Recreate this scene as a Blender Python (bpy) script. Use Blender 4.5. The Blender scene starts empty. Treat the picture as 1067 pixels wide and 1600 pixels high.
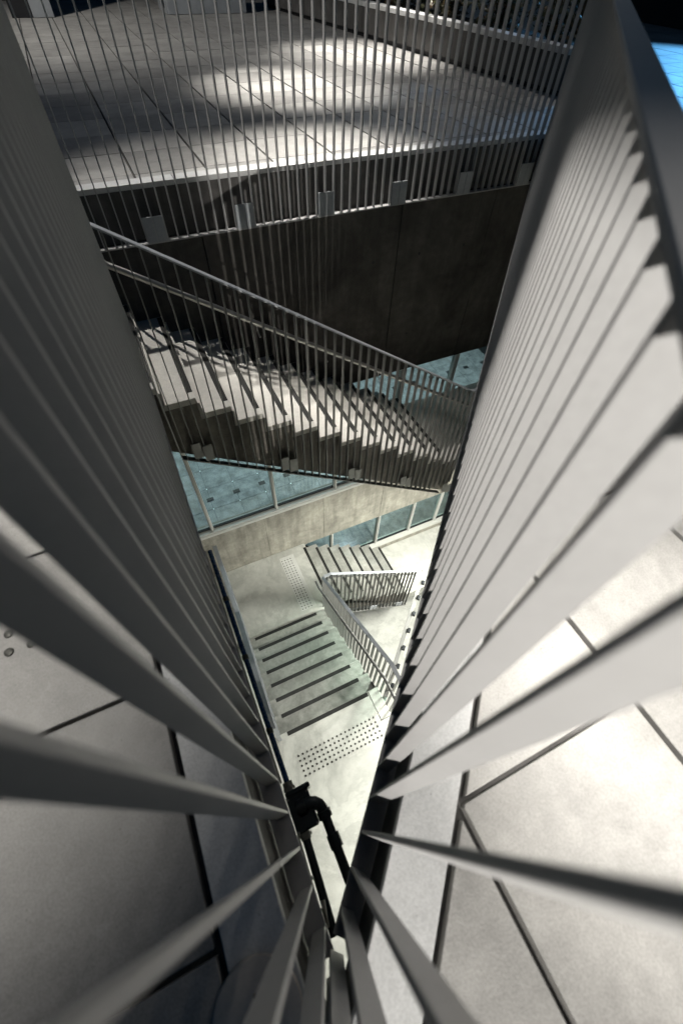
import bpy, bmesh, math, random
from mathutils import Vector, Matrix
random.seed(7)
S = bpy.context.scene
COL = S.collection

# ------------------------------------------------------------------ camera
# axes: x runs along the far fence, y towards it, z up; the deck surface is z = 0
H = 1.296
F_PX, CX, CY, NAD, TH = 672.7, 533.5, 800.0, (512.8, 1287.8), math.radians(26.98)
dn = Vector(((NAD[0]-CX)/F_PX, -(NAD[1]-CY)/F_PX, -1)).normalized()
vw = Vector((0, 0, -1)); fwd = (vw - dn*vw.dot(dn)).normalized(); rgt = fwd.cross(-dn)
c_, s_ = math.cos(TH), math.sin(TH)
ROT = Matrix((c_*rgt + s_*fwd, -s_*rgt + c_*fwd, -dn))
cam = bpy.data.cameras.new('camera'); cam_o = bpy.data.objects.new('camera', cam); COL.objects.link(cam_o)
cam.sensor_fit = 'HORIZONTAL'; cam.sensor_width = 24.0; cam.lens = F_PX/1067*24.0
cam.clip_start = 0.005; cam.clip_end = 400
cam.dof.use_dof = True; cam.dof.focus_distance = 5.6; cam.dof.aperture_fstop = 2.4
cam_o.matrix_world = Matrix.Translation((0, 0, H)) @ ROT.to_4x4()
S.camera = cam_o

# ------------------------------------------------------------------ world and exposure
world = bpy.data.worlds.new('World'); S.world = world; world.use_nodes = True
wn = world.node_tree; bg = wn.nodes['Background']
sky = wn.nodes.new('ShaderNodeTexSky'); sky.sky_type = 'NISHITA'; sky.sun_disc = False
sky.sun_elevation = math.radians(-0.3); sky.sun_rotation = math.radians(200)
tint = wn.nodes.new('ShaderNodeMix'); tint.data_type = 'RGBA'; tint.blend_type = 'MULTIPLY'; tint.inputs[0].default_value = 1.0
tint.inputs[7].default_value = (.10, .48, 1.0, 1)
wn.links.new(sky.outputs[0], tint.inputs[6]); wn.links.new(tint.outputs[2], bg.inputs[0]); bg.inputs[1].default_value = 0.11
S.view_settings.view_transform = 'Standard'; S.view_settings.look = 'None'
S.view_settings.exposure = 0.0; S.view_settings.gamma = 1.0
S.cycles.use_denoising = True
S.cycles.max_bounces = 6; S.cycles.diffuse_bounces = 3; S.cycles.transparent_max_bounces = 16
S.cycles.caustics_reflective = False; S.cycles.caustics_refractive = False
S.cycles.sample_clamp_indirect = 6.0

# ------------------------------------------------------------------ materials
def new_mat(name):
    m = bpy.data.materials.new(name); m.use_nodes = True
    nt = m.node_tree; b = nt.nodes['Principled BSDF']
    return m, nt, b
def noise(nt, scale, detail=6, rough=.6, dist=0, vec=None):
    n = nt.nodes.new('ShaderNodeTexNoise'); n.inputs['Scale'].default_value = scale
    n.inputs['Detail'].default_value = detail; n.inputs['Roughness'].default_value = rough
    n.inputs['Distortion'].default_value = dist
    if vec: nt.links.new(vec, n.inputs['Vector'])
    return n
def ramp(nt, src, stops):
    r = nt.nodes.new('ShaderNodeValToRGB'); e = r.color_ramp.elements
    while len(e) < len(stops): e.new(.5)
    for el, (p, c) in zip(e, stops):
        el.position = p; el.color = (c, c, c, 1) if not isinstance(c, tuple) else (*c, 1)
    nt.links.new(src, r.inputs[0]); return r
def mul(nt, a, b, fac=1.0, mode='MULTIPLY'):
    x = nt.nodes.new('ShaderNodeMix'); x.data_type = 'RGBA'; x.blend_type = mode
    x.inputs[0].default_value = fac
    nt.links.new(a, x.inputs[6]); nt.links.new(b, x.inputs[7]); return x.outputs[2]
def bump(nt, src, b, strength, dist=.002):
    bp = nt.nodes.new('ShaderNodeBump'); bp.inputs['Strength'].default_value = strength
    bp.inputs['Distance'].default_value = dist
    nt.links.new(src, bp.inputs['Height']); nt.links.new(bp.outputs[0], b.inputs['Normal'])

def concrete(name, col, rough=.8, blotch=.35, scale=1.3, vary=0.0, stain=0.0, streak=0.0, spec=.3):
    m, nt, b = new_mat(name)
    tc = nt.nodes.new('ShaderNodeTexCoord'); vec = tc.outputs['Object']
    if streak:
        mp = nt.nodes.new('ShaderNodeMapping'); mp.inputs['Scale'].default_value = (1, 1, .12)
        nt.links.new(vec, mp.inputs[0]); svec = mp.outputs[0]
    g = nt.nodes.new('ShaderNodeNewGeometry')
    n1 = noise(nt, scale, 8, .65, .6, g.outputs['Position'])
    n2 = noise(nt, scale*9, 5, .6, 0, g.outputs['Position'])
    n3 = noise(nt, 170, 3, .6, 0, g.outputs['Position'])
    rgb = nt.nodes.new('ShaderNodeRGB'); rgb.outputs[0].default_value = (*col, 1)
    c = mul(nt, rgb.outputs[0], ramp(nt, n1.outputs[0], [(.3, 1-blotch), (.72, 1+blotch*.5)]).outputs[0])
    c = mul(nt, c, ramp(nt, n2.outputs[0], [(.3, 1-blotch*.45), (.7, 1+blotch*.25)]).outputs[0])
    c = mul(nt, c, ramp(nt, n3.outputs[0], [(.33, .86), (.62, 1.05)]).outputs[0])
    if stain:
        n4 = noise(nt, .8, 10, .68, .5, g.outputs['Position'])
        c = mul(nt, c, ramp(nt, n4.outputs[0], [(.40, 1.0), (.47, 1-stain), (.50, 1.0), (.60, 1.12)]).outputs[0])
    if streak:
        n5 = noise(nt, 6, 8, .7, .2, svec)
        c = mul(nt, c, ramp(nt, n5.outputs[0], [(.35, 1-streak), (.6, 1.1)]).outputs[0])
    if vary:
        oi = nt.nodes.new('ShaderNodeObjectInfo')
        c = mul(nt, c, ramp(nt, oi.outputs['Random'], [(0, 1-vary), (1, 1+vary*.6)]).outputs[0])
    # small dark air holes
    v = nt.nodes.new('ShaderNodeTexVoronoi'); v.inputs['Scale'].default_value = 22
    nt.links.new(g.outputs['Position'], v.inputs['Vector'])
    c = mul(nt, c, ramp(nt, v.outputs['Distance'], [(.035, .55), (.075, 1.0)]).outputs[0], .7)
    nt.links.new(c, b.inputs['Base Color'])
    rr = ramp(nt, n2.outputs[0], [(.3, max(.2, rough-.12)), (.7, min(1, rough+.1))])
    nt.links.new(rr.outputs[0], b.inputs['Roughness'])
    b.inputs['Specular IOR Level'].default_value = spec
    bump(nt, n3.outputs[0], b, .25, .003)
    return m

def painted(name, col, rough=.45, metal=0.0, wear=.12, spec=.4):
    m, nt, b = new_mat(name)
    g = nt.nodes.new('ShaderNodeNewGeometry')
    n1 = noise(nt, 5, 6, .6, .3, g.outputs['Position']); n2 = noise(nt, 90, 4, .6, 0, g.outputs['Position'])
    rgb = nt.nodes.new('ShaderNodeRGB'); rgb.outputs[0].default_value = (*col, 1)
    c = mul(nt, rgb.outputs[0], ramp(nt, n1.outputs[0], [(.3, 1-wear), (.7, 1+wear*.4)]).outputs[0])
    c = mul(nt, c, ramp(nt, n2.outputs[0], [(.3, 1-wear*.5), (.7, 1.03)]).outputs[0])
    nt.links.new(c, b.inputs['Base Color'])
    nt.links.new(ramp(nt, n2.outputs[0], [(.3, rough-.08), (.7, rough+.1)]).outputs[0], b.inputs['Roughness'])
    b.inputs['Metallic'].default_value = metal; b.inputs['Specular IOR Level'].default_value = spec
    bump(nt, n2.outputs[0], b, .06, .001)
    return m

def glass(name, tint=(.80, .90, .90)):
    m = bpy.data.materials.new(name); m.use_nodes = True; nt = m.node_tree; nt.nodes.clear()
    out = nt.nodes.new('ShaderNodeOutputMaterial'); mx = nt.nodes.new('ShaderNodeMixShader')
    tr = nt.nodes.new('ShaderNodeBsdfTransparent'); tr.inputs[0].default_value = (*tint, 1)
    gl = nt.nodes.new('ShaderNodeBsdfGlossy'); gl.inputs['Roughness'].default_value = .015
    gl.inputs[0].default_value = (.85, .95, .95, 1)
    lw = nt.nodes.new('ShaderNodeLayerWeight'); lw.inputs[0].default_value = .5
    pw = nt.nodes.new('ShaderNodeMath'); pw.operation = 'POWER'; pw.inputs[1].default_value = 5; nt.links.new(lw.outputs['Facing'], pw.inputs[0])
    fr = nt.nodes.new('ShaderNodeMath'); fr.operation = 'MULTIPLY_ADD'; fr.inputs[1].default_value = .95; fr.inputs[2].default_value = .05; nt.links.new(pw.outputs[0], fr.inputs[0])
    nt.links.new(fr.outputs[0], mx.inputs[0]); nt.links.new(tr.outputs[0], mx.inputs[1]); nt.links.new(gl.outputs[0], mx.inputs[2])
    nt.links.new(mx.outputs[0], out.inputs[0]); return m

def emit(name, col, st):
    m, nt, b = new_mat(name)
    b.inputs['Base Color'].default_value = (.8, .8, .8, 1)
    b.inputs['Emission Color'].default_value = (*col, 1); b.inputs['Emission Strength'].default_value = st
    return m

M = dict(
    bar=painted('fence_paint', (.355, .35, .345), .48, 0, .07),
    steel=painted('rail_paint', (.16, .16, .15), .42, 0, .12),
    stainless=painted('stainless', (.42, .41, .39), .38, 1.0, .1),
    plate=painted('plate_and_lit_rail_paint', (.33, .345, .36), .5, 0, .18),
    frame=painted('window_frame_paint', (.58, .58, .54), .4, 0, .08),
    frame_dark=painted('gasket', (.02, .02, .02), .6, 0, .1),
    paver=concrete('paver_stone', (.345, .335, .315), .6, .28, 2.0, vary=.26, stain=.10, spec=.4),
    coping=concrete('coping_stone', (.52, .52, .51), .6, .14, 2.2, vary=.05, spec=.4),
    slab=concrete('slab_concrete', (.11, .105, .10), .85, .4, 1.6, streak=.35),
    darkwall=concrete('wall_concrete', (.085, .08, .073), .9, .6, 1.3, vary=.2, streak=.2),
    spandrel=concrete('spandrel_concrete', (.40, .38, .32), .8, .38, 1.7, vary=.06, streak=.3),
    floor=concrete('landing_concrete', (.56, .56, .51), .62, .16, 1.3, stain=.16, spec=.35),
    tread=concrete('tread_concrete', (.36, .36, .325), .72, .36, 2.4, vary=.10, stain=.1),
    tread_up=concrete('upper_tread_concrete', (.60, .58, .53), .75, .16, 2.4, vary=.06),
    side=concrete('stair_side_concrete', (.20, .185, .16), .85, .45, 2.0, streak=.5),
    grip=painted('grip_strip', (.018, .018, .016), .7, 0, .3),
    stud=painted('stud_metal', (.07, .07, .062), .38, .6, .2),
    tactile=concrete('tactile_base', (.66, .66, .62), .55, .12, 2.0),
    ipaint=painted('interior_paint', (.50, .56, .58), .7, 0, .08),
    ifloor=painted('raised_floor_panel', (.34, .37, .37), .22, 0, .5, spec=.6),
    black=painted('black_plastic', (.012, .014, .016), .45, 0, .2),
    pipe=painted('dark_pipe', (.022, .030, .034), .35, 0, .3),
    blue_sheen_pipe=painted('blue_sheen_conduit', (.008, .045, .13), .25, 0, .2),  # blue skylight sheen is put into the pipe colour
    conduit=painted('conduit_metal', (.22, .22, .20), .35, .7, .3),
    cream=painted('cream_cover', (.55, .50, .44), .55, 0, .25),
    rust=painted('rust_mark', (.06, .04, .02), .8, 0, .4),
    glass=glass('window_glass'),
    clear=glass('clear_glass', (.85, .93, .90)),
    white_led=emit('white_led', (.85, .95, 1.0), .9),
    lens=emit('lamp_lens', (1.0, .95, .86), 12.0),
    dark=painted('dark_cladding', (.018, .018, .02), .55, 0, .2),
    soil=painted('soil', (.03, .022, .016), .95, 0, .4),
)
def leafmat():
    m, nt, b = new_mat('leaf')
    oi = nt.nodes.new('ShaderNodeNewGeometry')
    r = ramp(nt, oi.outputs['Random Per Island'], [(0, (.035, .03, .012)), (.5, (.05, .055, .02)), (1, (.13, .07, .025))])
    nt.links.new(r.outputs[0], b.inputs['Base Color']); b.inputs['Roughness'].default_value = .5
    return m
M['leaf'] = leafmat()

# ------------------------------------------------------------------ mesh helpers
def add_box(bm, x0, x1, y0, y1, z0, z1):
    vs = [bm.verts.new(p) for p in ((x0,y0,z0),(x1,y0,z0),(x1,y1,z0),(x0,y1,z0),(x0,y0,z1),(x1,y0,z1),(x1,y1,z1),(x0,y1,z1))]
    for f in ((3,2,1,0),(4,5,6,7),(0,1,5,4),(1,2,6,5),(2,3,7,6),(3,0,4,7)): bm.faces.new([vs[i] for i in f])
def add_prism(bm, poly, z0, z1):
    a = [bm.verts.new((x, y, z0)) for x, y in poly]; b = [bm.verts.new((x, y, z1)) for x, y in poly]
    n = len(poly); bm.faces.new(a[::-1]); bm.faces.new(b)
    for i in range(n): bm.faces.new((a[i], a[(i+1)%n], b[(i+1)%n], b[i]))
def add_bar(bm, p, q, w, h, upv=(0,0,1)):
    """rectangular bar from p to q, w sideways and h along upv"""
    p, q = Vector(p), Vector(q); d = (q-p).normalized(); up = Vector(upv)
    sd = d.cross(up).normalized(); up = sd.cross(d).normalized()
    vs = []
    for e in (p, q):
        for a, b in ((-1,-1),(1,-1),(1,1),(-1,1)): vs.append(bm.verts.new(e + sd*a*w/2 + up*b*h/2))
    for f in ((3,2,1,0),(4,5,6,7),(0,1,5,4),(1,2,6,5),(2,3,7,6),(3,0,4,7)): bm.faces.new([vs[i] for i in f])
def add_tube(bm, pts, r, n=12):
    pts = [Vector(p) for p in pts]; rings = []
    for i, p in enumerate(pts):
        a = pts[max(0, i-1)]; b = pts[min(len(pts)-1, i+1)]; d = (b-a).normalized()
        ref = Vector((0,0,1)) if abs(d.z) < .9 else Vector((1,0,0))
        s = d.cross(ref).normalized(); u = s.cross(d)
        rings.append([bm.verts.new(p + (s*math.cos(2*math.pi*k/n) + u*math.sin(2*math.pi*k/n))*r) for k in range(n)])
    for a, b in zip(rings, rings[1:]):
        for k in range(n): bm.faces.new((a[k], a[(k+1)%n], b[(k+1)%n], b[k]))
    bm.faces.new(rings[0][::-1]); bm.faces.new(rings[-1])
def mesh(name, bm, mat, bevel=0.0, seg=1, smooth=False):
    bmesh.ops.recalc_face_normals(bm, faces=bm.faces)
    if bevel:
        bmesh.ops.bevel(bm, geom=list(bm.edges), offset=bevel, segments=seg, profile=.5, affect='EDGES', clamp_overlap=True)
    me = bpy.data.meshes.new(name); bm.to_mesh(me); bm.free(); me.materials.append(M[mat])
    if smooth:
        for p in me.polygons: p.use_smooth = True
        me.set_sharp_from_angle(angle=math.radians(35))
    return me
def link(name, me, parent=None, loc=(0,0,0), rotz=0.0, kind=None):
    o = bpy.data.objects.new(name, me); COL.objects.link(o)
    o.location = loc; o.rotation_euler = (0, 0, rotz)
    if parent: o.parent = parent
    if kind: o['kind'] = kind
    return o
def tag(o, label, cat, group=None):
    o['label'] = label; o['category'] = cat
    if group: o['group'] = group
    return o
def empty(name, loc=(0,0,0), label=None, cat=None, group=None, rotz=0.0, kind=None):
    o = link(name, None, None, loc, rotz, kind); o.empty_display_size = .1
    if label: tag(o, label, cat, group)
    return o
def BX(name, mat, ext, parent=None, bevel=0.0, loc=(0,0,0), kind=None):
    bm = bmesh.new(); add_box(bm, *ext); return link(name, mesh(name, bm, mat, bevel), parent, loc, kind=kind)
def clip(poly, a, b, c):
    """keep a*x + b*y >= c"""
    out = []
    for i, p in enumerate(poly):
        q = poly[(i+1) % len(poly)]; dp = a*p[0]+b*p[1]-c; dq = a*q[0]+b*q[1]-c
        if dp >= 0: out.append(p)
        if (dp >= 0) != (dq >= 0):
            t = dp/(dp-dq); out.append((p[0]+t*(q[0]-p[0]), p[1]+t*(q[1]-p[1])))
    return out
def area(p): return abs(sum(p[i][0]*p[(i+1)%len(p)][1]-p[(i+1)%len(p)][0]*p[i][1] for i in range(len(p))))/2 if len(p) > 2 else 0

# ------------------------------------------------------------------ key positions
T_ = Vector((.70, .714)).normalized(); N_ = Vector((T_.y, -T_.x))      # along / away from the void for the slanted edge
ANG = math.atan2(T_.y, T_.x)
FR, BK = .098, .136                # front and back of the fence bars from the camera line
CO, CI = .290, .157                # coping outer and inner edge
VF = 4.47                          # far slab edge and facade
R_, G_ = .178, .264                # riser, going
Z_NEAR, Z_MID, Z_LOW, Z_DEEP = -27*R_, -35*R_, -43*R_, -9.35
def diag(o, t): return (N_.x*o + T_.x*t, N_.y*o + T_.y*t)
def corner(o):                      # where the left line x=-o meets the slanted line at offset o
    t = (-o - N_.x*o)/T_.x; return diag(o, t)
def t_at_y(o, y): return (y - N_.y*o)/T_.y
Y_LEFT_END = 3.02                   # where the left fence stops and the stair opening starts
X_STAIR_TOP = .165 - .27*6

# ------------------------------------------------------------------ deck: slab, copings, pavers
deck = empty('deck', kind='structure')
zt, zb = -.035, -.40
def far_cut(o): return diag(o, t_at_y(o, VF))[0]
bm = bmesh.new()
cS = corner(CI)
add_prism(bm, [(-9, -6), (-CI-.004, -6), (-CI-.004, cS[1]), (-CI-.004, Y_LEFT_END), (-9, Y_LEFT_END)], zb, zt)
link('left_slab', mesh('left_slab', bm, 'slab'), deck)
bm = bmesh.new()
pR = diag(CI+.004, t_at_y(CI+.004, VF))
add_prism(bm, [(-CI-.002, -6), (14, -6), (14, VF-.001), pR, (-CI-.002, cS[1]-.003)], zb, zt)
link('right_slab', mesh('right_slab', bm, 'slab'), deck)
bm = bmesh.new(); add_box(bm, -9, 26, VF, 34, zb, zt-.001)
link('far_slab', mesh('far_slab', bm, 'slab'), deck)
BX('stair_head_slab', 'slab', (-9, X_STAIR_TOP-.27, Y_LEFT_END+.001, VF-.001, zb, zt), deck)

# coping stones along the three edges of the opening
n = 0
def coping_run(poly_fn, a, b, step):
    t = a
    while t < b - 1e-6:
        t2 = min(t+step, b); bm = bmesh.new(); add_prism(bm, poly_fn(t+.003, t2-.003), zt+.001, .004 + random.uniform(-.0006, .0006))
        link('coping_stone', mesh('coping_stone', bm, 'coping', .002), deck); t = t2
cI, cO = corner(CI), corner(CO)
coping_run(lambda a, b: [(-CO, a), (-CI, a), (-CI, b), (-CO, b)], cI[1]+.05, Y_LEFT_END-.0, 1.2)
tc0 = (-CO - N_.x*CO)/T_.x
coping_run(lambda a, b: [diag(CI, a), diag(CO, a), diag(CO, b), diag(CI, b)], (-CI-N_.x*CI)/T_.x+.06, t_at_y(CI, VF)-.02, 1.2)
coping_run(lambda a, b: [(a, VF), (b, VF), (b, VF+.13), (a, VF+.13)], -3.0, far_cut(CI)+.1, 1.2)

# pavers on a 0.6 m grid, cut along the copings
GX, GY = .009, .006
FX0, FY0, P_ = .312, -.101, .6
paver_cache = {}
rest = bmesh.new()
def paver(poly, near):
    if area(poly) < .002: return
    z = random.uniform(-.0012, .0012)
    if near:
        cx = sum(p[0] for p in poly)/len(poly); cy = sum(p[1] for p in poly)/len(poly)
        rel = [(round(x-cx, 5), round(y-cy, 5)) for x, y in poly]; key = tuple(rel)
        if key not in paver_cache:
            bm = bmesh.new(); add_prism(bm, rel, zt+.0005, 0); paver_cache[key] = mesh('paver', bm, 'paver', .002)
        link('paver', paver_cache[key], deck, (cx, cy, z))
    else: add_prism(rest, poly, zt+.0005, z)
OG = CO + .018
for i in range(-14, 36):
    for j in range(-9, 42):
        x0, y0 = FX0 + i*P_, FY0 + j*P_
        sq = [(x0+GX, y0+GY), (x0+P_-GX, y0+GY), (x0+P_-GX, y0+P_-GY), (x0+GX, y0+P_-GY)]
        cx, cy = x0+P_/2, y0+P_/2
        if cy > 24.5 or cx > 20: continue
        F = clip(sq, 0, 1, VF+.13+.008)
        if F: paver(F, -1.2 < cx < 5.9 and cy < 9.8 and not (cx > 5.4 and cy > 7))
        lo = clip(sq, 0, -1, -(VF+.13))
        if not lo: continue
        A = clip(clip(lo, -1, 0, OG), 0, -1, -(Y_LEFT_END-.06))
        if A and cx > -4: paver(A, -1.0 < cx and -1 < cy < 1.6)
        B = clip(clip(lo, N_.x, N_.y, OG), 1, 0, -OG)
        if B: paver(B, cx < 2.1 and -1.2 < cy < 1.0)
link('paving', mesh('paving', rest, 'paver'), deck, kind='stuff')

# ------------------------------------------------------------------ flat bar fences round the opening
BAR_TOP, BAR_BOT = 1.177, -.304
bm = bmesh.new(); add_box(bm, 0, BK-FR, -.0045, .0045, BAR_BOT, BAR_TOP); BAR = mesh('bar', bm, 'bar', .0012)
FAR_BOT, FD = -.392, .045
bm = bmesh.new(); add_box(bm, 0, FD, -.0045, .0045, FAR_BOT, BAR_TOP); BAR_FAR = mesh('bar', bm, 'bar', .0012)
def fence_bars(root, pts, rotz, me=None):
    for x, y in pts: link('bar', me or BAR, root, (x, y, 0), rotz)
# left
lf = empty('left_fence', (0,0,0), 'grey flat bar fence along the left edge of the opening, its bar edges lit', 'fence')
lf.name = 'bar_fence'
y0 = corner(FR)[1]
ys = []; y = .077
yy = y
while yy > corner(BK)[1]+.03: ys.append(yy); yy -= .0935
yy = y+.0935
while yy < Y_LEFT_END-.04: ys.append(yy); yy += .0935
fence_bars(lf, [(-FR, q) for q in ys], math.pi)
BX('bottom_rail', 'bar', (-CI+.001, -FR+.002, corner(FR)[1]-.02, Y_LEFT_END-.02, BAR_BOT-.012, BAR_BOT), lf, .001)
BX('top_rail', 'bar', (-BK-.003, -FR+.003, corner(BK)[1]+.01, Y_LEFT_END-.02, BAR_TOP, BAR_TOP+.012), lf, .002)
# right, slanted
rf = empty('bar_fence', (0,0,0), 'grey flat bar fence along the slanted right edge, faces brightly lit', 'fence')
ts = []; t = .0155
while t > (-BK - N_.x*BK)/T_.x + .05: ts.append(t); t -= .0895
t = .0155 + .0895
TR_END = t_at_y(FR, VF) - .10
while t < TR_END: ts.append(t); t += .0895
fence_bars(rf, [diag(FR, q) for q in ts], math.atan2(N_.y, N_.x))
def diag_box(name, mat, o0, o1, t0, t1, z0, z1, parent, bevel=0):
    bm = bmesh.new(); add_prism(bm, [diag(o0, t0), diag(o1, t0), diag(o1, t1), diag(o0, t1)], z0, z1)
    return link(name, mesh(name, bm, mat, bevel), parent)
diag_box('bottom_rail', 'bar', FR-.002, CI-.001, (-FR-N_.x*FR)/T_.x+.02, TR_END, BAR_BOT-.013, BAR_BOT-.0005, rf, .001)
diag_box('top_rail', 'bar', FR-.003, BK+.003, (-BK-N_.x*BK)/T_.x+.06, TR_END, BAR_TOP, BAR_TOP+.012, rf, .002)
# far
ff = empty('bar_fence', (0,0,0), 'grey flat bar fence across the far edge in front of the plaza', 'fence')
FY1 = VF - .052; FY0_ = FY1 - FD
xs = []; x = .245
while x > -2.4: xs.append(x); x -= .0882
x = .245 + .0882
X_FAR_END = diag(FR, TR_END)[0] + .05
while x < X_FAR_END: xs.append(x); x += .0882
fence_bars(ff, [(q, FY0_) for q in xs], math.pi/2, BAR_FAR)
BX('bottom_rail', 'bar', (-2.45, X_FAR_END, FY0_-.003, FY1+.003, FAR_BOT-.0125, FAR_BOT-.0003), ff, .001)
BX('top_rail', 'bar', (-2.45, X_FAR_END, FY0_-.003, FY1+.003, BAR_TOP, BAR_TOP+.012), ff, .002)
bm = bmesh.new(); add_box(bm, 0, .080, -.010, 0, FAR_BOT, -.20); PLATE = mesh('fixing_plate', bm, 'plate', .0012)
for k in range(-1, 6):
    px = .245 + .794*k
    for q in (0, 1): link('fixing_plate', PLATE, ff, (px + .0045 + q*.0842, FY0_-.0015, 0))

# ------------------------------------------------------------------ facade below the far edge
Z_WB, Z_SILL, Z_SP = -2.53, -4.85, -6.30
bm = bmesh.new(); add_tube(bm, [(0, -.0012, 0), (0, .001, 0)], .016, 12); TIE = mesh('tie_hole', bm, 'black')
uw = empty('concrete_wall', (0,0,0), 'dark board marked concrete wall under the far fence', 'wall')
wx = -3.2
widths = [1.5, 1.24, 1.18, .9, 1.2, 1.22, 1.2, 1.2, 1.2]
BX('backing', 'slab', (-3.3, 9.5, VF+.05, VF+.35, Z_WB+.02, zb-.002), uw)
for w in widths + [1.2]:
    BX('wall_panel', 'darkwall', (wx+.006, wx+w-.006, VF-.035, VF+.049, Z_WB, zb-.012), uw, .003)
    for hz in (-.95, -1.95):
        for hx_ in (.3, w-.3): link('tie_hole', TIE, uw, (wx+hx_, VF-.0352, hz))
    wx += w
sp = empty('concrete_spandrel', (0,0,0), 'pale concrete band below the glass of the stairwell facade', 'wall')
wx = -1.16
for w in (1.9, 1.15, 1.3, 1.2, 1.3, 1.2):
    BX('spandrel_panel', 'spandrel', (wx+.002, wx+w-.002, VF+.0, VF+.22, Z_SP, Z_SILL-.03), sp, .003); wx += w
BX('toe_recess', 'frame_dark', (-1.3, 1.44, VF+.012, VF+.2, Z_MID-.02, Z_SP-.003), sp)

def window_run(label, xs, z0, z1, glz, sill_d):
    w = empty('window_wall', (0,0,0), label, 'window')
    for k, x in enumerate(xs):
        BX('mullion', 'frame', (x-.028, x+.028, VF+.005, VF+.095, z0+.0605, z1), w, .003)
        BX('mullion_cap', 'frame', (x-.012, x+.012, VF-.018, VF+.0045, z0+.061, z1), w, .002)
    BX('sill', 'frame', (xs[0]-.03, xs[-1]+.03, VF-.05, VF+.12, z0, z0+.06), w, .006)
    BX('sill_lip', 'frame', (xs[0]-.03, xs[-1]+.03, VF-.064, VF-.0505, z0-.028, z0+.035), w, .003)
    for a, b in zip(xs, xs[1:]):
        p = BX('pane', 'glass', (a+.0285, b-.0285, VF+.045, VF+.053, z0+.088, z1-.01), w)
        BX('gasket', 'frame_dark', (a+.029, b-.029, VF+.03, VF+.07, z0+.0605, z0+.0875), p)
    return w
window_run('upper band of tall teal glass panes behind the stair', [-1.1, -.135, 1.0, 2.13, 3.2, 4.17, 5.3, 6.4], Z_SILL, Z_WB+.02, None, 0)
window_run('lower band of glass panes beside the short stair flight', [-.1+1.55, 2.08, 3.22, 4.12, 4.86, 6.0], Z_LOW+.17, Z_SP, None, 0)

# rooms behind the glass
room = empty('room', kind='structure')
BX('room_back_wall', 'ipaint', (-3.2, 11, 11.5, 11.7, Z_DEEP, Z_WB+.3), room)
BX('room_side_wall', 'ipaint', (-3.4, -3.2, VF+.36, 11.7, Z_DEEP, Z_WB+.3), room)
BX('room_side_wall', 'ipaint', (11, 11.2, VF+.36, 11.7, Z_DEEP, Z_WB+.3), room)
BX('room_ceiling', 'ipaint', (-3.4, 11.2, VF+.36, 11.7, Z_WB+.05, Z_WB+.25), room)
ZI = -6.37
BX('room_subfloor', 'black', (-3.2, 11, VF+.24, 11.5, ZI-.12, ZI-.02), room)
BX('lower_room_floor', 'ifloor', (-3.2, 11, VF+.24, 11.5, Z_DEEP-.1, Z_DEEP), room)
pan = {}
bm = bmesh.new(); add_box(bm, -.297, .297, -.297, .297, -.02, 0); PANEL = mesh('floor_panel', bm, 'ifloor', .002)
bm = bmesh.new(); bmesh.ops.create_cone(bm, cap_ends=True, segments=10, radius1=.012, radius2=.010, depth=.004); LEDM = mesh('floor_stud', bm, 'white_led')
bm = bmesh.new(); add_box(bm, -.075, .075, -.055, .055, .0005, .006); FBOX = mesh('floor_box', bm, 'black', .002)
for i in range(-4, 15):
    for j in range(-3, 8):
        x, y = .3 + .6*i, 6.47 + .6*j
        if y - .3 < VF+.24 or x > 10.6: continue
        o = link('floor_panel', PANEL, room, (x, y, ZI + random.uniform(-.001, .001)))
        if j in (-1, 0, 1, 2): link('floor_stud', LEDM, room, (x-.3, y-.3, ZI+.003))
    link('floor_box', FBOX, room, (.6*i, 6.45, ZI+.001))
    if i > 3: link('floor_box', FBOX, room, (.6*i+.3, 8.25, ZI+.001))

# ------------------------------------------------------------------ floors and landings of the stairwell
def floor_slab(name, poly, z, th, mat='floor', bevel=.004):
    bm = bmesh.new(); add_prism(bm, poly, z-th, z); o = link(name, mesh(name, bm, mat, bevel)); o['kind'] = 'structure'; return o
XB0, XB1 = -.22, 1.21                        # sides of the lower flight towards the camera
XR = 1.255                                   # its railing plane
YB = 1.092                                   # top nosing
floor_slab('near_landing', [(-1.6, -3.2), (4.8, -3.2), (4.8, .70), (1.062, .70), (1.062, YB), (-1.6, YB)], Z_NEAR, .30)
floor_slab('near_landing_kerb', [(1.068, .706), (1.215, .706), (1.215, YB), (1.068, YB)], Z_NEAR+.003, .28, 'floor', .005)
YM = YB + .261*7 + .02
floor_slab('middle_landing', [(-1.6, YM), (1.437, YM+.0), (1.437, VF-.005), (-1.6, VF-.005)], Z_MID, .28)
XA = 1.437
floor_slab('lower_landing', [(XA+G_*7+.001, 3.10), (7.0, 3.10), (7.0, VF-.06), (XA+G_*7+.001, VF-.06)], Z_LOW, .28)
BX('lower_upstand', 'spandrel', (XA+G_*7, 7.0, VF-.058, VF+.15, Z_LOW-.28, Z_LOW+.14), None, .004)['kind'] = 'structure'
floor_slab('deep_floor', [(-1.6, -3.2), (7.4, -3.2), (7.4, VF+.2), (-1.6, VF+.2)], Z_DEEP, .2)
XL_END = .165 + .27*11
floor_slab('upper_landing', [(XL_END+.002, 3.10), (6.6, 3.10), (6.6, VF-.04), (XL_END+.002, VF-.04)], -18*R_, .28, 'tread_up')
# enclosing walls of the well, out of sight below the decks
for nm, e in (('well_wall', (-1.75, -1.6, -3.3, VF, Z_DEEP, zb-.001)), ('well_wall', (-1.75, 7.4, -3.35, -3.2, Z_DEEP, zb-.001)), ('well_wall', (7.25, 7.4, -3.2, VF, Z_DEEP, zb-.001))):
    BX(nm, 'darkwall', e)['kind'] = 'structure'

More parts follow.
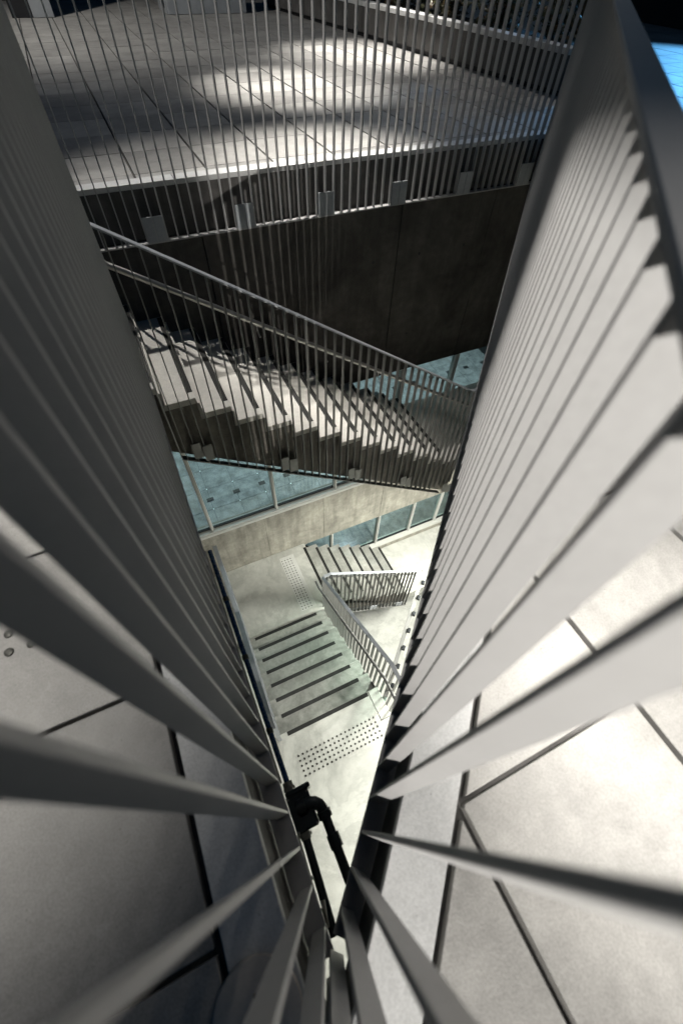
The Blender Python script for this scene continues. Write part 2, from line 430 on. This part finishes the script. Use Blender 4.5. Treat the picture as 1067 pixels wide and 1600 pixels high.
# ------------------------------------------------------------------ stairs
def stair(name, label, ax, org, n, rise, going, w0, w1, z_top, s0, s1, mat, sidemat, depth, head=0, tail=0, grip_w=.052, kerb=0.0):
    """flight that falls along +ax; nosing j at org + going*j, top of step j at z_top - rise*j; across from w0 to w1.
    step 0 is the landing itself (grip only)"""
    root = empty(name, (0,0,0), label, 'stairs')
    def box(nm, m, a0, a1, c0, c1, z0, z1, par, bv=0):
        e = (a0, a1, c0, c1, z0, z1) if ax == 0 else (c0, c1, a0, a1, z0, z1)
        return BX(nm, m, e, par, bv)
    # body: saw-tooth profile
    prof = []
    a_top = org + head
    prof.append((a_top + .012, z_top - .06))
    for j in range(1, n):
        prof.append((org + going*(j-1) + .004, z_top - rise*j - .06 )); prof.append((org + going*j - .006, z_top - rise*j - .06))
    last = org + going*(n-1) - .006
    prof.append((last, z_top - rise*n - .02))
    k = rise/going
    prof.append((last + tail, z_top - rise*n - .02))
    prof.append((last + tail, z_top - rise*(n-1) - k*tail - depth)); prof.append((a_top + .012, z_top - k*(a_top-org) - depth))
    prof2 = prof
    bm = bmesh.new()
    A = [bm.verts.new((a, w0+.008, z) if ax == 0 else (w0+.008, a, z)) for a, z in prof2]
    B = [bm.verts.new((a, w1-.002, z) if ax == 0 else (w1-.002, a, z)) for a, z in prof2]
    m = len(prof2); bm.faces.new(A); bm.faces.new(B[::-1])
    for i in range(m): bm.faces.new((A[i], B[i], B[(i+1)%m], A[(i+1)%m]))
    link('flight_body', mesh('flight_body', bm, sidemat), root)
    for j in range(n):
        z = z_top - rise*j; a1 = org + going*j
        if j: par = box('tread', mat, a1-going-.0, a1, w0, w1, z-rise+.0005 if False else z-.060, z, root, .004)
        else: par = root
        box('grip_strip', 'grip', a1-.028-grip_w/2, a1-.028+grip_w/2, s0, s1, z+.0006, z+.0022, par)
        if j:
            box('riser', mat, a1-going+.006-.002, a1-going+.02, w0+.004, w1-.004, z-.001, z+rise-.061, par)
    return root
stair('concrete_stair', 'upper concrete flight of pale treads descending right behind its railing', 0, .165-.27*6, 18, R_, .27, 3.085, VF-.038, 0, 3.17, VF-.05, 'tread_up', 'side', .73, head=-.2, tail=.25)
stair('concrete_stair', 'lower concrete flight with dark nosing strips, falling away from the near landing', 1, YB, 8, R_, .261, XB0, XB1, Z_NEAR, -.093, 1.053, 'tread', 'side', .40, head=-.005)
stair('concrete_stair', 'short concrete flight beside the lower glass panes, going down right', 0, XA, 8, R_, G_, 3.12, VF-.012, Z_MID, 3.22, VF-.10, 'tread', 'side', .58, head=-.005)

# white stone blocks at the wall end of the short flight
# ------------------------------------------------------------------ railings
def railing(name, label, pts, bar_bot, spacing, face, plane_w=.045, rail_w=.05, cat='railing', hand=None, hand_off=None, mat='steel', bar_len=None, phase=.05):
    """pts: list of (x,y,z) of the top rail; bars hang down to bar_bot(s,x,y)"""
    root = empty(name, (0,0,0), label, cat)
    P = [Vector(p) for p in pts]
    for a, b in zip(P, P[1:]):
        d = (b-a).normalized()
        bm = bmesh.new(); add_bar(bm, a - d*.001, b + d*.001, rail_w, .012); link('top_rail', mesh('top_rail', bm, 'plate', .002), root)  # top rails painted paler than the bars, for light on their upper faces
    # bars
    acc = phase
    cache = {}
    for a, b in zip(P, P[1:]):
        L = (Vector((b.x, b.y)) - Vector((a.x, a.y))).length
        rz = math.atan2(b.y-a.y, b.x-a.x)
        while acc < L:
            q = a.lerp(b, acc/L); zb_ = bar_bot(q); h = round(q.z - .012 - zb_, 3)
            if h not in cache:
                bm = bmesh.new(); add_box(bm, -.004, .004, -plane_w/2, plane_w/2, 0, h); cache[h] = mesh('bar', bm, mat, .001)
            link('bar', cache[h], root, (q.x, q.y, zb_), rz); acc += spacing
        acc -= L
    # end posts
    return root
# upper stair railing, on the side of the void
YS = 3.045
def noz1(x): return -R_*6 - (R_/.27)*(x-.165)      # nosing line of the upper flight
sx0, sx1 = -.108, XL_END+.30
TOP1 = 1.15
r1 = railing('stair_railing', 'long sloping grey bar railing of the upper flight', [(sx0, YS, noz1(sx0)+TOP1), (XL_END+.05, YS, noz1(XL_END+.05)+TOP1), (4.4, YS, -18*R_+1.12)], lambda q: max(noz1(q.x)-.74, -18*R_-.42), .087, None, phase=.046)
bm = bmesh.new(); add_box(bm, sx0-.004, sx0+.006, YS-.025, YS+.025, noz1(sx0)-.74, noz1(sx0)+TOP1+.006); link('end_bar', mesh('end_bar', bm, 'bar', .001), r1)
bm = bmesh.new(); add_bar(bm, (sx0, YS, noz1(sx0)-.747), (XL_END+.05, YS, noz1(XL_END+.05)-.747), .05, .012); link('bottom_rail', mesh('bottom_rail', bm, 'steel', .001), r1)
bm = bmesh.new(); add_box(bm, 0, .084, -.006, 0, 0, .19); SPL = mesh('fixing_plate', bm, 'steel', .0012)
for k in range(5):
    x = .0 + .804*k
    for q in (0, 1):
        xx = x + q*.09; link('fixing_plate', SPL, r1, (xx, YS-.024, noz1(xx+.084)-.665))
# round handrail inside it
hr = bmesh.new()
def hp(x, dz): return (x, YS+.085, noz1(x)+dz)
add_tube(hr, [hp(-.12, .90), hp(XL_END, .90), (XL_END+.3, YS+.085, -18*R_+.88), (4.4, YS+.085, -18*R_+.88)], .019, 14)
h1 = link('handrail', mesh('handrail', hr, 'stainless', smooth=True), r1)
bm = bmesh.new(); bmesh.ops.create_uvsphere(bm, u_segments=14, v_segments=9, radius=.024); link('end_cap', mesh('end_cap', bm, 'stainless', smooth=True), h1, hp(-.12, .90))
for k in range(6):
    x = .2 + .58*k; b = bmesh.new()
    p = hp(x, .885); add_tube(b, [(p[0], p[1], p[2]), (p[0], p[1]-.0, p[2]-.05), (p[0], p[1]-.055, p[2]-.075)], .007, 8)
    link('bracket', mesh('bracket', b, 'stainless', smooth=True), h1)

# railing of the lower flight, right side, and of the short flight
zB = lambda y: Z_NEAR - (R_/.261)*(max(y, YB)-YB)
ye = YB + .261*8
YP = 3.06
TOPB = 1.13
rB = railing('stair_railing', 'grey bar railing along the right side of the lower flight', [(XR, .74, Z_NEAR+TOPB), (XR, YB-.05, Z_NEAR+TOPB+.0), (XR, YP, Z_MID+TOPB)], lambda q: min(Z_NEAR-.30, zB(q.y)-.36+.02), .090, None, phase=.04)
hr = bmesh.new(); hx = XR-.075
add_tube(hr, [(hx, .60, Z_NEAR+.80), (hx, YB-.1, Z_NEAR+.80), (hx, YP-.02, Z_MID+.82), (hx+.0, YP+.12, Z_MID+.82)], .018, 12)
h2 = link('handrail', mesh('handrail', hr, 'steel', smooth=True), rB)
for yy in (.8, 1.5, 2.2, 2.85):
    zz = Z_NEAR+.80 if yy < YB else Z_NEAR+.80 + (Z_MID+.02-Z_NEAR)*(yy-YB+.1)/(YP-.02-YB+.1)
    b = bmesh.new(); add_tube(b, [(hx, yy, zz-.012), (hx+.01, yy, zz-.05), (hx+.06, yy, zz-.06)], .007, 8); link('bracket', mesh('bracket', b, 'steel', smooth=True), h2)
zA = lambda x: Z_MID - (R_/G_)*(max(x, XA)-XA)
rA = railing('stair_railing', 'short grey bar railing in front of the flight beside the glass', [(XR+.03, YP, Z_MID+TOPB), (XA-.03, YP, Z_MID+TOPB), (XA+G_*7.2, YP, Z_LOW+TOPB+.04)], lambda q: zA(q.x)-.60, .090, None, phase=.06)
bm = bmesh.new(); add_bar(bm, (XA, YP, zA(XA)-.607), (XA+G_*7.2, YP, zA(XA+G_*7.2)-.607), .05, .012); link('bottom_rail', mesh('bottom_rail', bm, 'steel', .001), rA)
hr = bmesh.new(); hy = YP+.075
add_tube(hr, [(XR+.05, hy, Z_MID+.85), (XA+.05, hy, Z_MID+.84), (XA+G_*7.4, hy, Z_LOW+.86)], .018, 12); link('handrail', mesh('handrail', hr, 'steel', smooth=True), rA)
bm = bmesh.new(); add_box(bm, 0, .084, -.008, 0, 0, .17); APL = mesh('fixing_plate', bm, 'plate', .0012)
for x in (2.32, 3.02): link('fixing_plate', APL, rA, (x, YP-.024, zA(x)-.60)); link('fixing_plate', APL, rA, (x+.09, YP-.024, zA(x+.09)-.60))
# left railing of the lower flight and the middle landing
rL = railing('stair_railing', 'narrow grey railing seen from above along the left side of the lower flight', [(-.20, .98, Z_NEAR+1.08), (-.20, YB+.05, Z_NEAR+1.08), (-.20, YP, Z_MID+1.10), (-.20, VF-.08, Z_MID+1.10)], lambda q: zB(min(q.y, ye))-.10, .090, None, rail_w=.07, mat='plate')
# slanted steel edge with clamps, lower right
cl = empty('glass_balustrade', (0,0,0), 'slanted steel edged glass balustrade with black clamps, below the lit fence', 'balustrade')
pA, pB = Vector((1.20, .90, -4.55)), Vector((2.62, 2.27, -4.55))
dd = (pB-pA).normalized(); nn = Vector((dd.y, -dd.x, 0))
bm = bmesh.new(); add_bar(bm, pA, pB, .055, .02); link('cap_rail', mesh('cap_rail', bm, 'steel', .002), cl)
bm = bmesh.new(); add_bar(bm, pA+Vector((0,0,-.46))+nn*.02, pB+Vector((0,0,-.46))+nn*.02, .012, .9); link('glass_panel', mesh('glass_panel', bm, 'clear'), cl)
L = (pB-pA).length; k = .16
while k < L:
    q = pA + dd*k + nn*.045; bm = bmesh.new(); add_bar(bm, q-dd*.03+Vector((0,0,.004)), q+dd*.03+Vector((0,0,.004)), .04, .05); link('clamp', mesh('clamp', bm, 'black', .003), cl); k += .265

# ------------------------------------------------------------------ tactile studs
def tactile(label, x0, x1, y0, y1, z, along, base=True, r=.0125, pa=.058, pc=.058):
    t = empty('tactile_strip', ((x0+x1)/2, (y0+y1)/2, z), label, 'tactile paving')
    ox, oy = (x0+x1)/2, (y0+y1)/2
    if base: BX('base', 'tactile', (x0-.03-ox, x1+.03-ox, y0-.03-oy, y1+.03-oy, .0004, .003), t)
    bm = bmesh.new(); la, lc = (x1-x0, y1-y0) if along == 0 else (y1-y0, x1-x0)
    for i in range(int(la/pa)+1):
        off = 0
        for j in range(int((lc-off)/pc+1e-6)+1):
            a, c = i*pa, off + j*pc
            x, y = (x0+a, y0+c) if along == 0 else (x0+c, y0+a)
            n = 10; rings = []
            for rr, zz in ((r, .002), (r*.92, .0055), (r*.5, .0075)):
                rings.append([bm.verts.new((x-ox+rr*math.cos(2*math.pi*k/n), y-oy+rr*math.sin(2*math.pi*k/n), zz)) for k in range(n)])
            for A, B in zip(rings, rings[1:]):
                for k in range(n): bm.faces.new((A[k], A[(k+1)%n], B[(k+1)%n], B[k]))
            bm.faces.new(rings[-1])
    o = link('studs', mesh('studs', bm, 'stud'), t, kind='stuff')
    return t
tactile('dark metal tactile studs on the near landing before the top step', -.055, 1.045, .545, .785, Z_NEAR, 0, base=False)
tactile('pale tactile strip with dark studs on the middle landing', .885, 1.115, 3.14, 4.29, Z_MID, 1, r=.0115)
tactile('large tactile studs on the left deck behind the fence', -1.345, -.619, .772, 1.01, .001, 0, base=False, r=.0135, pa=.06, pc=.06)

# ------------------------------------------------------------------ pipes and box under the left edge
pz = -.86
con = link('conduit', None); bpy.data.objects.remove(con)
def tube_obj(name, pts, r, mat, parent=None, n=14):
    bm = bmesh.new(); add_tube(bm, pts, r, n); return link(name, mesh(name, bm, mat, smooth=True), parent)
bp = empty('conduit_pipe', (0,0,0), 'long dark conduit pipe with a painted blue sheen under the left fence', 'pipe')
tube_obj('pipe', [(-.100, .19, pz), (-.100, 1.45, pz)], .012, 'blue_sheen_pipe', bp)
tube_obj('thin_pipe', [(-.128, .21, pz+.01), (-.128, 1.45, pz+.01)], .009, 'conduit', bp)
for yy in (.42, .78, 1.12): tube_obj('pipe_clip', [(-.100, yy-.012, pz), (-.100, yy+.012, pz)], .0155, 'pipe', bp)
jb = empty('junction_box', (0,0,0), 'black junction box with a thick elbow pipe between the two fences', 'junction box')
BX('box', 'pipe', (-.125, -.030, .015, .155, pz-.085, pz+.03), jb, .006)
BX('lid', 'pipe', (-.122, -.016, .148, .168, pz-.07, pz+.045), jb, .005)
tube_obj('connector', [(-.100, .160, pz), (-.100, .205, pz)], .021, 'conduit', jb)
tube_obj('connector_nut', [(-.100, .172, pz), (-.100, .184, pz)], .025, 'conduit', jb, 6)
tube_obj('elbow', [(-.095, .096, pz+.03), (-.06, .096, pz+.034), (-.04, .095, pz+.036), (-.022, .088, pz+.034), (-.008, .074, pz+.03), (-.001, .055, pz+.022), (.0, .03, pz+.017)], .0235, 'pipe', jb)
tube_obj('elbow_collar', [(-.088, .096, pz+.031), (-.058, .096, pz+.034)], .031, 'pipe', jb)
tube_obj('elbow_collar', [(-.0, .05, pz+.021), (.0, .022, pz+.016)], .029, 'pipe', jb)
tube_obj('thick_pipe', [(.0, .03, pz+.015), (.003, -.30, pz+.015)], .0195, 'pipe', jb)
tube_obj('pipe_coupling', [(.002, -.035, pz+.015), (.0025, -.085, pz+.015)], .026, 'pipe', jb)
for bx_, by_ in ((-.118, .022), (-.037, .022), (-.118, .14), (-.037, .14)):
    tube_obj('screw', [(bx_, by_, pz+.0301), (bx_, by_, pz+.034)], .005, 'conduit', jb, 8)
tube_obj('rear_connector', [(-.095, .03, pz), (-.098, -.01, pz)], .021, 'conduit', jb)
tube_obj('rear_nut', [(-.096, .012, pz), (-.097, .0, pz)], .026, 'conduit', jb, 6)
tube_obj('rear_pipe', [(-.098, .0, pz), (-.112, -.31, pz)], .0165, 'pipe', jb)
rc = empty('conduit_pipe', (0,0,0), 'pair of thin steel conduits running back below the junction box', 'pipe')
tube_obj('pipe', [(-.128, .02, pz+.012), (-.138, -.27, pz+.012)], .008, 'stainless', rc)
tube_obj('pipe', [(-.112, -.20, pz+.03), (-.125, -.275, pz+.03)], .008, 'stainless', rc)
for yy in (-.12, -.22): tube_obj('pipe_clip', [(-.132, yy, pz+.012), (-.132, yy-.012, pz+.012)], .012, 'black', rc)
# round cover on the left coping
cv = empty('round_cover', (-.252, -.225, .004), 'round cream cover with a rusty mark beside the left fence base', 'cover')
bm = bmesh.new(); bmesh.ops.create_cone(bm, cap_ends=True, segments=48, radius1=.090, radius2=.088, depth=.016)
bmesh.ops.translate(bm, verts=bm.verts, vec=(0, 0, .0085)); link('disc', mesh('disc', bm, 'cream', .003, 2, True), cv)
for dx, dy, rr in ((.0, .012, .009), (.006, .03, .006), (-.004, -.004, .006)):
    bm = bmesh.new(); bmesh.ops.create_cone(bm, cap_ends=True, segments=9, radius1=rr, radius2=rr*.6, depth=.003); bmesh.ops.translate(bm, verts=bm.verts, vec=(dx, dy, .0182)); link('rust_spot', mesh('rust_spot', bm, 'rust'), cv)

# ------------------------------------------------------------------ plaza furniture and planting
pl = empty('planter_wall', (0,0,0), 'long low concrete planter wall at the right of the plaza', 'planter')
a, b = Vector((5.13, 15.2)), Vector((5.80, 5.75)); dpl = (b-a).normalized(); npl = Vector((-dpl.y, dpl.x))
Lp = (b-a).length; k = 0
while k < Lp:
    k2 = min(k+1.5, Lp); p, q = a+dpl*(k+.004), a+dpl*(k2-.004)
    bm = bmesh.new(); add_prism(bm, [tuple(p), tuple(q), tuple(q+npl*.16), tuple(p+npl*.16)], .06, .38); link('wall_panel', mesh('wall_panel', bm, 'slab', .004), pl)
    bm = bmesh.new(); add_prism(bm, [tuple(p-npl*.02), tuple(q-npl*.02), tuple(q+npl*.18), tuple(p+npl*.18)], .3805, .44); link('cap_stone', mesh('cap_stone', bm, 'coping', .004), pl)
    k = k2
bm = bmesh.new(); add_prism(bm, [tuple(a+npl*.05), tuple(b+npl*.05), tuple(b+npl*.15), tuple(a+npl*.15)], .002, .0598); link('shadow_gap_strip', mesh('shadow_gap_strip', bm, 'dark'), pl)  # near-black strip draws the shadow gap under the planter wall
bm = bmesh.new(); add_prism(bm, [tuple(a+npl*.165), tuple(b+npl*.165), tuple(b+npl*1.15), tuple(a+npl*1.15)], .003, .36); link('soil_bed', mesh('soil_bed', bm, 'soil'), pl)
where = ['at the far end of the planter', 'second from the far end of the planter', 'third from the far end of the planter', 'in the middle of the planter', 'third from the near end of the planter', 'second from the near end of the planter', 'at the near end of the planter']
def leaf_shrub(seed, label, loc):
    rnd = random.Random(seed); t = empty('planter_shrub', loc, label, 'shrub', 'shrubs in the planter')
    bm = bmesh.new(); st = bmesh.new()
    for s in range(16):
        an = rnd.uniform(0, 6.28); rr = rnd.uniform(.05, .8); h = rnd.uniform(.35, .85)
        base = Vector((rr*.4*math.cos(an), rr*.3*math.sin(an), 0)); tip = Vector((rr*math.cos(an), rr*math.sin(an)*.7, h))
        add_tube(st, [base, (base+tip)/2+Vector((0,0,.08)), tip], .006, 5)
        for q in range(60):
            f = rnd.uniform(.15, 1.05); p = base.lerp(tip, f) + Vector((rnd.gauss(0,.09), rnd.gauss(0,.09), rnd.gauss(0,.06)))
            d = Vector((rnd.gauss(0,1), rnd.gauss(0,1), rnd.gauss(.2,.7))).normalized(); u = d.cross(Vector((rnd.gauss(0,1), rnd.gauss(0,1), 1))).normalized()
            l, w = rnd.uniform(.05,.11), rnd.uniform(.016,.03); nrm = d.cross(u)
            vs = [bm.verts.new(p), bm.verts.new(p+d*l*.5+u*w+nrm*.008), bm.verts.new(p+d*l), bm.verts.new(p+d*l*.5-u*w+nrm*.008)]
            bm.faces.new(vs[:3]); bm.faces.new((vs[0], vs[2], vs[3]))
    me = bpy.data.meshes.new('foliage'); bm.to_mesh(me); bm.free(); me.materials.append(M['leaf']); link('foliage', me, t)
    link('stems', mesh('stems', st, 'soil'), t)
for i, wlab in enumerate(where):
    q = a + dpl*(1.0 + i*1.3) + npl*.62
    leaf_shrub(i+3, 'dark leafy shrub ' + wlab, (q.x, q.y, .36))
# pillar and block at the far side of the plaza
pi_ = empty('pillar', (0,0,0), 'far pillar with one black and one grey face at the top left', 'pillar')
BX('grey_face', 'plate', (-.02, .36, 14.2, 14.75, .002, 2.9), pi_, .006); BX('black_face', 'dark', (-.40, -.022, 14.22, 14.75, .002, 2.9), pi_, .004)
bk = empty('block', (0,0,0), 'wide grey block standing at the far edge of the plaza', 'block')
BX('front', 'plate', (2.62, 4.34, 14.25, 14.33, .002, 1.1), bk, .006); BX('end_panel', 'plate', (2.60, 2.68, 14.335, 15.2, .002, 1.1), bk, .004); BX('body', 'dark', (2.69, 4.33, 14.335, 15.2, .002, 1.09), bk); BX('door_panel', 'dark', (2.59, 2.5995, 14.5, 14.9, .08, 1.0), bk)
fw_ = empty('boundary_wall', (0,0,0), 'dark wall closing the plaza behind the pillar', 'wall')
BX('wall_face', 'darkwall', (-9, 8, 17.2, 17.5, .002, 3.2), fw_); BX('shadow_line_strip', 'dark', (-9, 8, 17.15, 17.1995, .002, .12), fw_)  # dark strip at the wall foot draws the shadow line there
bb = BX('dark_block', 'dark', (13.3, 19, 9.2, 14, .003, 2.4), None, .01); tag(bb, 'black block beyond the right fence in the top right corner', 'block')

# ------------------------------------------------------------------ lamps (out of the frame, on posts and soffits)
def spot(parent, loc, target, watts, half_deg, blend, col, r=.05):
    l = bpy.data.lights.new('lamp_light', 'SPOT'); l.energy = watts; l.spot_size = math.radians(2*half_deg); l.spot_blend = blend; l.color = col; l.shadow_soft_size = r
    o = bpy.data.objects.new('lamp_light', l); COL.objects.link(o); o.location = loc
    o.rotation_euler = (Vector(target)-Vector(loc)).to_track_quat('-Z', 'Y').to_euler(); o.parent = parent; return o
def spotlight(label, post, loc, target, watts, half, blend, col, r=.05):
    t = empty('lamp_post', (0,0,0), label, 'lamp')
    loc = Vector(loc); d = (Vector(target)-loc).normalized()
    tube_obj('post', [(post[0], post[1], .002), (post[0], post[1], loc.z+.25)], .045, 'dark', t)
    tube_obj('arm', [(post[0], post[1], loc.z+.2), tuple(loc - d*.14)], .022, 'dark', t, 8)
    tube_obj('lamp_head', [tuple(loc-d*.16), tuple(loc-d*.03)], .075, 'dark', t)
    tube_obj('lens', [tuple(loc-d*.0295), tuple(loc-d*.026)], .062, 'lens', t)
    spot(t, tuple(loc), target, watts, half, blend, col, r)
    return t
WARM = (1.0, .965, .91)
kx, ky = diag(2.4, -3.7)
key = spotlight('shaded lamp post behind the camera lighting the right fence', (kx+.3, ky-.5), (kx, ky, 2.4), (*diag(.45, 1.9), .05), 1900, 36, .9, WARM, .008)
def az_pt(az, dist):                      # point at an angle from the slanted fence direction, measured towards the void
    a_ = math.radians(az); return diag(2.4 - math.sin(a_)*dist, -3.7 + math.cos(a_)*dist)
g0, g1 = az_pt(33.3, .5), az_pt(70, .62)
bm = bmesh.new(); add_bar(bm, (*g0, 2.3), (*g1, 2.3), .006, .9); link('added_light_flag', mesh('added_light_flag', bm, 'dark'), key)  # unseen plate added to keep this lamp's light off the left fence
bm = bmesh.new()
for a_ in range(-36, 36, 6):
    p0, p1 = az_pt(a_, .5), az_pt(a_+6.2, .5); zl = 2.4 - .5*math.tan(math.radians(14.2))
    add_bar(bm, (*p0, zl+.25), (*p1, zl+.25), .004, .5)
link('visor', mesh('visor', bm, 'dark'), key)
spotlight('lamp post over the right deck', (3.2, -1.4), (1.08, -.15, 4.2), (1.06, -.14, 0), 2000, 11.5, 1.0, WARM, .04)
spotlight('lamp post over the left deck', (-3.0, .6), (-1.5, 1.35, 4.2), (-1.2, 1.1, 0), 1000, 19, 1.0, WARM, .04)
spotlight('lamp post beside the plaza edge lighting the stair', (-2.9, 5.9), (-.55, 5.55, 6.2), (1.4, 3.35, -1.2), 1750, 20, 1.0, (1.0, .97, .93), .03)
spotlight('lamp post lighting the far plaza pool', (6.6, 10.4), (5.0, 9.4, 5.2), (4.75, 9.1, 0), 4200, 19, 1.0, WARM, .3)
spotlight('lamp post lighting the middle plaza pool', (8.9, 4.9), (3.2, 7.4, 5.2), (2.85, 7.35, 0), 3800, 16, 1.0, WARM, .25)
spotlight('lamp post lighting the far fence', (8.6, 4.6), (2.6, 5.0, 4.6), (2.0, 4.55, 0), 2600, 16, 1.0, WARM, .2)
spotlight('added fill lamp washing the plaza', (-3.4, 11.5), (-1.6, 11.2, 5.6), (1.2, 12.5, 0), 1250, 50, 1.0, WARM, .1)  # broad fill added to brighten the plaza, out of view
spotlight('added fill lamp washing the right of the plaza', (7.4, 9.0), (6.3, 8.6, 5.5), (3.4, 6.2, 0), 350, 48, 1.0, WARM, .1)  # second unseen fill, added to lift the dark right side of the plaza
spotlight('blue lamp on a post beyond the right fence', (16.2, 7.6), (13.2, 9.0, 3.4), (9.4, 7.1, 0), 3000, 26, .9, (.14, .5, 1.0), .05)
spotlight('blue lamp on a low post near the right fence', (8.4, 2.6), (7.2, 3.2, 2.6), (6.3, 4.0, 0), 300, 20, .8, (.08, .45, 1.0), .05)
def soffit_light(label, loc, size, rot, watts, col):
    t = empty('soffit_light', loc, label, 'lamp')
    t.rotation_euler = rot
    BX('housing', 'frame', (-size[0]/2-.02, size[0]/2+.02, -size[1]/2-.02, size[1]/2+.02, .004, .06), t, .004)
    l = bpy.data.lights.new('lamp_light', 'AREA'); l.shape = 'RECTANGLE'; l.size, l.size_y = size; l.energy = watts; l.color = col
    o = bpy.data.objects.new('lamp_light', l); COL.objects.link(o); o.parent = t; return t
GREEN = (1.0, 1.0, .925)
soffit_light('strip lamp under the right deck above the lower flight', (3.5, 1.75, -3.95), (1.5, .12), (0, math.radians(25), ANG), 500, GREEN)
soffit_light('strip lamp under the right deck near the camera', (1.7, -1.2, -2.95), (1.5, .12), (math.radians(10), math.radians(12), 0), 125, GREEN)
soffit_light('strip lamp under the upper landing', (4.4, 2.5, -4.2), (1.2, .12), (0, math.radians(20), math.pi/2), 120, GREEN)
for k, x in enumerate((0.5, 3.6, 7.0)):
    soffit_light('ceiling panel lamp in the room, ' + ('nearest the left', 'in the middle', 'furthest right')[k], (x, 7.6, Z_WB+.02), (1.2, .6), (0, 0, 0), 110, (.92, .97, 1.0))
soffit_light('ceiling panel lamp in the lower room', (3.6, 7.0, -6.6), (1.2, .6), (0, 0, 0), 65, (.92, .97, 1.0))
